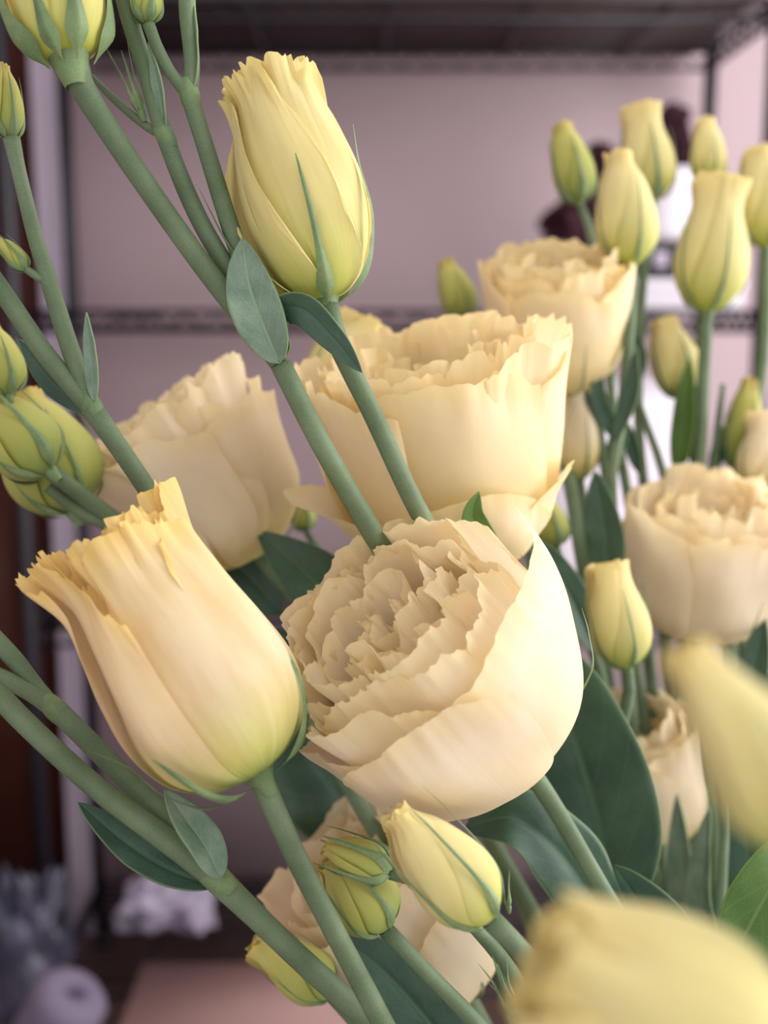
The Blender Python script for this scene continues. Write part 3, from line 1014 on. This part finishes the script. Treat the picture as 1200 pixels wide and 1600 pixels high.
leaf(p, [(258, 205, .281), (252, 150, .279), (232, 65, .279)], 13, 'leaf', roll=50, fold=.3)
leaf(p, [(300, 150, .279), (308, 90, .279), (304, 10, .279)], 9, 'leaf', roll=60, fold=.3)
leaf(p, [(437, 568, .281), (408, 500, .278), (388, 440, .277), (379, 372, .279)], 41, 'leaf', roll=8, fold=.22, a=.62, b=.82, seed=5)
leaf(p, [(436, 552, .286), (432, 492, .281), (470, 482, .277), (520, 528, .276), (566, 582, .276)], 27, 'leafdark', roll=-20, fold=.18, a=.7, b=.8, seed=6)
leaf(p, [(436, 560, .287), (448, 545, .286), (444, 518, .287)], 9, 'leafbright', roll=40, fold=.3, seed=7)

# --- forked stem at the left edge
p = plant('forked stem at the left edge with a narrow green bud on its upper tip')
stem(p, [(142, 636, .292, 17), (190, 705, .294, 15), (248, 790, .300, 15), (330, 905, .318, 15), (420, 1010, .345, 14), (520, 1180, .355, 14), (700, 1500, .36, 14)], tail=True)
stem(p, [(18, 216, .286, 13), (30, 270, .286, 11), (55, 370, .288, 12), (76, 438, .289, 13), (108, 540, .290, 14), (142, 634, .292, 13)], name='branch')
stem(p, [(-40, 395, .286, 16), (10, 465, .287, 15), (70, 552, .289, 15), (140, 636, .292, 14)], name='branch')
node(p, 142, 634, .292, 18, (-.6, -1))
bud(p, (17, 220, .286), (4, 95, .286), 22, 'budgreen', seed=51, sepw=.35, seplen=.8, twist=.5, topr=.3)
stem(p, [(40, 420, .287, 6), (58, 432, .288, 6.5), (76, 442, .289, 7)], name='branch')
bud(p, (42, 422, .287), (-8, 368, .286), 15, 'budgreen', seed=52, sepw=.4, seplen=.9, topr=.2)
leaf(p, [(148, 628, .290), (143, 560, .288), (135, 488, .289)], 13, 'leaf', roll=35, fold=.3)
leaf(p, [(140, 642, .294), (85, 600, .296), (30, 530, .297)], 22, 'leafdark', roll=35, fold=.2)

# --- cluster of green buds at the left edge
p = plant('cluster of plump green and olive buds at the left edge, half out of view')
stem(p, [(78, 735, .335, 13), (120, 768, .340, 13), (200, 830, .352, 13), (330, 960, .38, 13), (520, 1230, .40, 13)], tail=True)
stem(p, [(75, 760, .34, 10), (130, 800, .345, 11), (205, 835, .352, 12)], name='branch')
stem(p, [(15, 615, .33, 9), (45, 690, .335, 9), (90, 745, .338, 10)], name='branch')
bud(p, (80, 738, .330), (-50, 612, .325), 56, 'budgreen', seed=61, sepw=.2, seplen=1.0, twist=.5, sepoff=1.06)
bud(p, (118, 800, .352), (20, 610, .352), 72, 'budgreen', seed=62, sepw=.12, twist=.6)
bud(p, (14, 618, .325), (-20, 500, .322), 34, 'budgreen', seed=63, sepw=.25, twist=.5)

# --- big bloom behind the centre
p = plant('large buttery ruffled bloom behind the crossing stems, just above the central bloom')
AX8 = (-.20, .92, .34)
h = Head(p, (728, 880, .366), AX8, 'butter', cup=22, cupz=18, seed=71, stem_r=12, scale=.94, zs=1.13)
h8 = dict(nu=41, nv=44)
q1 = [(10, 0), (85, 20), (150, 85), (176, 160)]
h.petal(-5, q1 + [(188, 240), (196, 318)], .95, round_=.10, jag=.02, ruf=7, lump=4, rf=1.7, spiral=16, **h8)
h.petal(52, q1 + [(190, 240), (214, 330)], .75, round_=.14, jag=.025, ruf=9, lump=4, rf=2.0, spiral=16, **h8)
h.petal(-65, q1 + [(190, 240), (205, 325)], .85, round_=.12, jag=.025, ruf=9, lump=4, rf=2.0, spiral=16, **h8)
h.petal(98, q1 + [(192, 240), (242, 318)], .8, round_=.12, jag=.03, ruf=9, lump=4, spiral=16, rf=2.0, **h8)
h.petal(165, q1 + [(190, 240), (210, 330)], .9, round_=.12, jag=.03, ruf=9, lump=4, spiral=16, rf=2.2, **h8)
h.petal(-125, q1 + [(188, 240), (208, 330)], .9, round_=.12, jag=.03, ruf=9, lump=4, spiral=16, rf=2.2, **h8)
# reflexed outer petals
h.petal(62, [(10, 0), (85, 14), (145, 62), (178, 112), (212, 150)], .62, round_=.3, pw=2, jag=.008, ruf=5, lump=6, rf=1.4, k=1.5, **h8)
h.petal(5, [(10, 0), (88, 12), (158, 70), (190, 125), (205, 165)], .85, round_=.3, pw=2, jag=.006, ruf=5, lump=6, rf=1.4, k=1.2, **h8)
h.petal(-70, [(10, 0), (88, 14), (158, 72), (205, 135), (262, 180)], .75, round_=.28, pw=2, jag=.008, ruf=5, lump=6, rf=1.4, k=1.4, **h8)
h.petal(150, [(10, 0), (88, 14), (150, 72), (190, 125), (215, 165)], .8, round_=.3, pw=2, jag=.008, ruf=5, lump=6, rf=1.4, k=1.3, **h8)
for rt, n, zt, zr in ((166, 5, 336, 13), (128, 4, 330, 20), (84, 3, 312, 24), (42, 3, 290, 20), (16, 2, 270, 10)):
    for i in range(n):
        h.petal(360 * i / n + rt * 1.3, [(8, 0), (rt * .55, 22), (rt * .9, 90), (rt * .93, 190), (rt * .92, 265), (rt, zt + h.rng.uniform(-8, 8))], 3.1416 / n * 1.4, round_=.12, jag=.035, ruf=zr, lump=8, rf=1.7, spiral=12, rstart=.5, nu=41, nv=38)
for ph in (95, 150, -110, -165):
    h.sepal(ph, [(18, -4), (90, 8), (160, 70), (190, 150), (222, 205)], wpx=9)
stem(p, [(744, 886, .372, 13), (775, 950, .378, 13), (850, 1100, .385, 13), (930, 1300, .388, 13)], tail=True)
leaf(p, [(775, 905, .320), (752, 850, .315), (738, 805, .312), (748, 768, .312)], 28, 'leafbright', roll=-18, fold=.3, a=.5, b=.8, seed=8)
leaf(p, [(650, 1240, .385), (570, 1130, .385), (500, 1050, .385), (430, 985, .388)], 84, 'leafdark', roll=8, fold=.3, seed=9)
leaf(p, [(590, 1330, .395), (530, 1230, .395), (475, 1150, .392), (435, 1030, .392)], 98, 'leafdark', roll=-8, fold=.2, seed=10)
leaf(p, [(800, 1300, .40), (790, 1220, .40), (770, 1130, .40), (740, 1050, .40)], 60, 'leafdark', roll=10, fold=.2, seed=16)

# --- pale bloom behind on the left
p = plant('soft-focus pale beige bloom behind on the left, tilted to the left, between two stems')
h = Head(p, (408, 866, .392), (-.54, .80, .20), 'cream', cup=22, cupz=18, seed=81, stem_r=12)
g1 = [(8, 0), (62, 15), (105, 65), (125, 130)]
for ph, e, hw_, sk in ((18, [(138, 175), (158, 222)], .95, .3), (85, [(128, 180), (148, 235)], .7, .2), (-30, [(140, 190), (165, 250)], .8, 0), (-75, [(140, 190), (175, 262)], .9, 0), (130, [(128, 190), (148, 285)], .9, 0), (-140, [(140, 190), (176, 275)], .9, 0), (180, [(135, 190), (160, 280)], .9, 0)):
    h.petal(ph, g1 + e, hw_, round_=.15, skew=sk, jag=.02, ruf=9, lump=6, rf=1.8, spiral=8, k=1.1, **h8)
for rt, n, zt in ((125, 5, 282), (92, 5, 288), (60, 4, 280), (28, 3, 268)):
    for i in range(n):
        h.petal(360 * i / n + rt, [(8, 0), (rt * .55, 20), (rt * .85, 80), (rt * .9, 160), (rt * .92, 220), (rt * 1.05, zt)], 3.1416 / n * 1.4, round_=.12, jag=.04, ruf=12, lump=4, rf=2.4, spiral=5, nu=27, nv=28)
for ph in (88, 135, 180, -120):
    h.sepal(ph, [(18, -4), (66, 8), (112, 60), (134, 130), (142, 175)], wpx=9)
stem(p, [(409, 868, .392, 15), (440, 905, .394, 14), (492, 962, .395, 14), (600, 1080, .40, 13), (760, 1300, .405, 13)], tail=True)
leaf(p, [(590, 1010, .375), (525, 940, .372), (460, 880, .370), (400, 828, .372)], 52, 'leafdark', roll=-10, fold=.15, a=.75, b=1.0, seed=11)
leaf(p, [(440, 960, .398), (390, 900, .40), (330, 850, .402), (250, 790, .404)], 46, 'leafdark', roll=10, fold=.2, seed=12)

# --- bloom low in the middle with buds in front
p = plant('peach-tinged ruffled bloom low in the centre behind the small green buds')
h = rose(p, (690, 1545, .372), (-.52, .80, .30), 152, 300, 'cream', 91, hi=True)
h.petal(30, [(8, 0), (80, 10), (135, 55), (165, 120), (170, 215)], .8, round_=.2, jag=.01, ruf=6, lump=6, rf=1.5, **h8)
stem(p, [(692, 1548, .372, 14), (730, 1600, .374, 14), (790, 1690, .376, 14)], tail=True)
leaf(p, [(760, 1720, .315), (680, 1610, .312), (590, 1510, .310), (500, 1445, .312)], 56, 'leafdark', roll=8, fold=.15, a=.6, b=.8, seed=13)

p = plant('stem carrying a small green bud wrapped in curling sepals, low in the centre')
bud(p, (612, 1362, .282), (500, 1322, .280), 31, 'budgreen', seed=101, sepw=.45, seplen=1.02, twist=.4, sepoff=1.12, nu=27, nv=34, topr=.35)
stem(p, [(610, 1362, .282, 12), (660, 1378, .281, 11), (720, 1425, .285, 11), (800, 1520, .30, 12)], tail=True)
p = plant('stem carrying a plump olive-green bud directly behind the small curled bud')
bud(p, (604, 1452, .288), (512, 1335, .292), 50, 'budgreen', seed=102, sepw=.2, seplen=1.0, twist=.5, nu=27, nv=34)
stem(p, [(602, 1452, .288, 13), (660, 1512, .289, 12), (745, 1600, .292, 13), (800, 1670, .294, 13)], tail=True)
p = plant('stem carrying a long pale yellow-green twisted bud pointing left, low right of centre')
bud(p, (768, 1438, .252), (606, 1262, .252), 62, 'bud', seed=103, sepw=.16, seplen=.95, twist=1.2, nu=31, nv=40, topr=.34)
stem(p, [(766, 1436, .252, 17), (800, 1470, .253, 16), (850, 1530, .258, 16), (920, 1640, .265, 16)], tail=True)
sprout(p, (795, 1420, .262), (790, 1355, .262), 3, 9, 4, seed=5)
p = plant('stem carrying a yellow-green frilled bud pointing left, lower left of the centre')
bud(p, (520, 1555, .325), (394, 1462, .325), 42, 'budgreen', seed=104, sepw=.12, seplen=.7, twist=.9, topr=.6, nu=27, nv=34, ruf=.12)
stem(p, [(520, 1555, .325, 12), (560, 1600, .326, 12), (640, 1690, .33, 13)], tail=True)

# --- forked stem, lower left
p = plant('forked bare stem crossing the lower left corner with two narrow leaves at its joint')
stem(p, [(338, 1372, .276, 21), (400, 1432, .280, 18), (480, 1508, .286, 18), (592, 1610, .295, 18)], tail=True)
stem(p, [(-40, 1045, .268, 17), (40, 1130, .270, 17), (150, 1230, .272, 17), (250, 1305, .274, 18), (338, 1372, .276, 18)], name='branch')
stem(p, [(88, 1108, .284, 16), (140, 1160, .283, 16), (215, 1235, .281, 16), (280, 1300, .280, 16), (338, 1370, .278, 16)], name='branch')
stem(p, [(-40, 965, .288, 14), (20, 1028, .287, 14), (60, 1078, .286, 13), (90, 1112, .285, 13)], name='branch')
stem(p, [(-40, 1040, .284, 12), (10, 1062, .284, 13), (50, 1084, .284, 13), (88, 1112, .284, 13)], name='branch')
node(p, 88, 1110, .284, 18, (-1, -1))
node(p, 336, 1370, .276, 22, (-1, -.8))
leaf(p, [(345, 1372, .270), (318, 1318, .270), (290, 1280, .271), (257, 1234, .272)], 31, 'leaf', roll=-22, fold=.3, a=.6, b=.8, seed=14)
leaf(p, [(335, 1385, .278), (270, 1362, .279), (200, 1320, .280), (122, 1254, .280)], 30, 'leafdark', roll=-20, fold=.18, a=.6, b=.75, seed=15)

# --- upper right bloom, blurred
p = plant('blurred creamy white ruffled bloom at the right of centre, above the large buttery bloom')
rose(p, (872, 604, .48), (-.10, .86, .48), 110, 215, 'butter', 111)
stem(p, [(862, 614, .48, 12), (858, 650, .48, 11), (885, 730, .475, 11), (905, 850, .45, 11), (930, 1000, .45, 11)], tail=True)
# --- right edge bloom
p = plant('blurred broad cream bloom at the right edge, level with the central bloom')
rose(p, (1090, 985, .46), (.03, .92, .38), 130, 230, 'cream', 121, phi0=15)
stem(p, [(1092, 994, .46, 12), (1095, 1060, .46, 12), (1110, 1250, .455, 12), (1120, 1450, .45, 12)], tail=True)
leaf(p, [(1140, 1200, .425), (1160, 1120, .425), (1180, 1040, .425), (1195, 960, .43)], 30, 'leafdark', roll=20)
# --- lower right bloom
p = plant('blurred peach-cream drooping bloom at the lower right, behind the large dark leaf')
rose(p, (1030, 1312, .47), (-.24, .90, .36), 88, 235, 'cream', 131, phi0=40)
stem(p, [(1042, 1314, .47, 11), (1060, 1380, .47, 11), (1090, 1500, .465, 11)], tail=True)
leaf(p, [(1085, 1560, .42), (1075, 1450, .42), (1068, 1350, .42), (1058, 1240, .425)], 36, 'leaf', roll=48, fold=.3, seed=17)
leaf(p, [(1040, 1560, .455), (1030, 1460, .455), (1040, 1370, .455), (1060, 1280, .455)], 50, 'leafdark', roll=5, fold=.2, seed=18)

# --- foreground buds, strongly blurred
p = plant('out-of-focus large pale yellow bud at the right edge, nearest the lens')
bud(p, (1275, 1320, .120), (1056, 1000, .120), 90, 'bud', seed=141, twist=.8, topr=.34, sepw=.09, shape=[(.10, 0), (.6, .08), (.92, .2), (1.0, .36), (.86, .55), (.62, .74), (.40, .9), (.36, 1.0)])
stem(p, [(1262, 1350, .120, 24), (1300, 1440, .13, 22), (1350, 1600, .15, 20)], tail=True)
p = plant('out-of-focus large cream-yellow bloom filling the lower right corner')
h = Head(p, (1225, 1715, .125), (-.87, .5, .0), 'bud', cup=40, cupz=30, seed=151, stem_r=28)
for q, n in ((1, 5), (.85, 5), (.65, 4), (.45, 3)):
    for i in range(n):
        h.petal(360 * i / n + q * 200, [(10, 0), (90 * q, 22), (150 * q, 90), (170 * q, 180), (158 * q, 290), (125 * q, 390), (105 * q, 440 + 14 * (i % 2))], 3.1416 / n * 1.35, twist=.4, round_=.13, jag=.03, ruf=8, lump=5, rf=2, spiral=10, pinch=.85, rstart=.65)
for i in range(5):
    h.sepal(72 * i, [(30, -8), (90, 10), (155, 70), (182, 150), (188, 260)], wpx=16)
stem(p, [(1244, 1717, .125, 30), (1330, 1790, .14, 28), (1400, 1950, .17, 24)], tail=True)
p = plant('small sprout of curling green bracts beside the lower right blurred bloom')
sprout(p, (800, 1580, .265), (768, 1500, .265), 5, 24, 8, seed=9)
stem(p, [(800, 1580, .265, 12), (815, 1620, .266, 12), (850, 1690, .27, 12)], tail=True)


# --- background buds at the right
def bud_stem(label, base, tip, hw, pts, mat='bud', seed=0, leaves=(), **kw):
    p = plant(label)
    bud(p, base, tip, hw, mat, seed=seed, **kw)
    stem(p, [(base[0], base[1], base[2], hw * .2)] + [(x, y, d, r) for x, y, d, r in pts], tail=True)
    for l in leaves:
        leaf(p, *l[0], **l[1])
    return p


bud_stem('narrow green bud at upper right, leftmost of the blurred upright buds', (906, 318, .49), (876, 188, .49), 31,
         [(920, 355, .49, 7), (945, 480, .49, 7), (958, 640, .485, 7.5), (985, 800, .48, 8), (1010, 1000, .47, 9)], 'budgreen', 161, sepw=.3, seplen=.75)
bud_stem('golden yellow bud at upper right standing just right of the narrow green bud', (985, 418, .455), (966, 230, .455), 47,
         [(986, 460, .455, 9), (980, 560, .455, 9), (970, 660, .455, 9), (955, 760, .455, 9), (975, 1000, .45, 10)], 'bud', 162,
         leaves=[(([(965, 690, .455), (935, 620, .455), (938, 560, .455)], 14, 'leafdark'), {}), (([(960, 690, .45), (985, 620, .45), (995, 540, .45)], 15, 'leafdark'), dict(roll=30))])
bud_stem('tall yellow frilled bud at upper right, partly hidden behind the golden bud', (1018, 318, .52), (1000, 160, .52), 40,
         [(1012, 360, .52, 8), (1000, 500, .52, 8), (1000, 700, .51, 8), (1040, 1000, .50, 9)], 'bud', 163, topr=.72, sepw=.2)
bud_stem('small pale bud at upper right directly behind the big flared bud', (1108, 292, .52), (1102, 180, .52), 27,
         [(1110, 330, .52, 7), (1100, 500, .52, 7), (1085, 700, .51, 8), (1085, 1000, .50, 8)], 'bud', 164, sepw=.12)
bud_stem('big flared yellow bud at upper right with a petal tip flicked to the right', (1104, 490, .50), (1122, 270, .50), 54,
         [(1102, 530, .50, 10), (1098, 620, .50, 10), (1095, 700, .50, 10), (1080, 900, .50, 10)], 'bud', 165, topr=.72, ruf=.1, twist=.7,
         leaves=[(([(1058, 745, .50), (1068, 670, .50), (1078, 560, .50)], 20, 'leafbright'), dict(roll=20))])
bud_stem('yellow-green bud cut off by the right edge of the picture', (1196, 388, .52), (1184, 225, .52), 40,
         [(1197, 430, .52, 9), (1192, 560, .52, 9), (1172, 690, .52, 9), (1150, 900, .52, 9)], 'bud', 166, topr=.5)
bud_stem('olive-yellow bud below the golden bud, tilted to the left', (1072, 622, .52), (1034, 492, .52), 38,
         [(1080, 660, .52, 7), (1085, 740, .52, 8), (1090, 900, .52, 8)], 'bud', 167, topr=.5, sepw=.25)
bud_stem('short green-yellow bud poking up behind the large buttery bloom', (728, 500, .49), (694, 402, .49), 28,
         [(740, 540, .49, 7), (780, 680, .49, 7), (860, 1000, .48, 8)], 'budgreen', 168)
bud_stem('dull green bud low at the right edge above the broad cream bloom', (1150, 735, .52), (1174, 585, .52), 29,
         [(1146, 780, .52, 8), (1140, 900, .52, 8)], 'budgreen', 169, sepw=.25)
bud_stem('olive-yellow blurred bud between the central bloom and the broad cream bloom', (980, 1045, .385), (944, 872, .385), 46,
         [(983, 1080, .386, 10), (962, 1180, .39, 10), (955, 1400, .39, 10)], 'bud', 170, topr=.6, sepw=.12)
bud_stem('small dark green bud tucked under the reflexed petal of the buttery bloom', (870, 856, .43), (838, 764, .43), 27,
         [(880, 890, .43, 7), (905, 960, .43, 8), (940, 1060, .43, 8)], 'budgreen', 171, sepw=.3, seplen=.95, topr=.3,
         leaves=[(([(930, 1020, .41), (890, 930, .41), (850, 870, .41), (812, 838, .41)], 30, 'leafdark'), dict(roll=-25)),
                 (([(950, 920, .42), (948, 850, .42), (930, 735, .42)], 32, 'leafdark'), dict(roll=15))])
bud_stem('pale cream half-open bud hanging behind the stems right of the buttery bloom', (906, 752, .475), (890, 580, .475), 36,
         [(912, 790, .475, 8), (925, 900, .475, 8), (950, 1060, .47, 9)], 'cream', 172, topr=.8, twist=.3)
bud_stem('ruffled yellow bud peeping out to the left behind the buttery bloom', (520, 650, .42), (566, 488, .42), 62,
         [(510, 690, .42, 9), (540, 780, .42, 9), (640, 1000, .42, 10)], 'bud', 173, topr=.62, ruf=.16)
bud_stem('small green bud on a pale stem behind the beige bloom', (478, 830, .44), (462, 768, .44), 20,
         [(492, 850, .44, 8), (520, 920, .44, 9), (600, 1080, .44, 9)], 'budgreen', 174, sepw=.3)
bud_stem('blurred cream bloom cut off by the right edge above the broad cream bloom', (1190, 770, .50), (1205, 640, .50), 42,
         [(1190, 800, .50, 9), (1180, 900, .50, 9)], 'cream', 175, topr=.8)

# --- leafy filler stems at the lower right
p = plant('leafy stem at the lower right with one bright green rounded leaf', 'leafy stem')
stem(p, [(1135, 1250, .38, 7), (1128, 1380, .38, 8), (1120, 1560, .38, 10), (1125, 1700, .38, 11)], tail=True)
leaf(p, [(1260, 1300, .30), (1220, 1360, .295), (1180, 1430, .292), (1140, 1510, .29)], 56, 'leafbright', roll=15, fold=.2, a=.6, b=.5, seed=20)
leaf(p, [(1125, 1600, .385), (1105, 1480, .385), (1098, 1380, .385), (1110, 1260, .39)], 42, 'leaf', roll=55, fold=.3, seed=21)
leaf(p, [(1140, 1620, .41), (1160, 1490, .41), (1170, 1370, .41), (1165, 1240, .415)], 55, 'leafdark', roll=10, fold=.2, seed=22)
leaf(p, [(1160, 1700, .40), (1185, 1600, .40), (1200, 1520, .40), (1220, 1400, .40)], 60, 'leafdark', roll=0, fold=.2, seed=23)
leaf(p, [(1090, 1680, .40), (1080, 1580, .40), (1050, 1500, .40), (1020, 1440, .40)], 60, 'leafdark', roll=-20, fold=.2, seed=24)
p = plant('dark leafy stem filling the gap behind the central bloom', 'leafy stem')
stem(p, [(1160, 1000, .45, 7), (1170, 1150, .45, 8), (1170, 1400, .45, 9)], tail=True)
leaf(p, [(1180, 1300, .46), (1195, 1200, .46), (1190, 1100, .46), (1170, 1000, .46)], 42, 'leafdark', roll=15, fold=.2, seed=25)
leaf(p, [(1175, 1420, .47), (1215, 1320, .47), (1220, 1220, .47), (1200, 1120, .47)], 55, 'leafdark', roll=-10, fold=.2, seed=26)

for lab, pts, lv in (
        ('thin green stem with a narrow leaf, left of the golden bud stem', [(925, 560, .47, 4), (935, 640, .47, 6), (945, 740, .47, 7), (965, 900, .465, 8), (1000, 1080, .46, 9)],
         [([(938, 690, .47), (918, 640, .47), (908, 585, .47)], 11), ([(944, 740, .47), (965, 690, .47), (978, 620, .47)], 15)]),
        ('thin slanting green stem between the golden bud and the flared bud', [(985, 590, .50, 4), (1005, 650, .50, 6), (1035, 735, .50, 7), (1060, 860, .49, 8), (1080, 1050, .48, 8)],
         [([(1000, 740, .48), (985, 690, .48), (968, 640, .48)], 12), ([(995, 600, .50), (1000, 560, .50), (992, 515, .50)], 12)]),
        ('thin dark green stem just left of the right edge', [(1130, 600, .52, 4), (1120, 680, .52, 6), (1110, 780, .51, 7), (1105, 950, .50, 8)],
         [([(1112, 745, .52), (1125, 700, .52), (1145, 650, .52)], 13)])):
    p = plant(lab, 'leafy stem')
    stem(p, pts, tail=True)
    for q, wq in lv:
        leaf(p, q, wq, 'leafdark', roll=15)
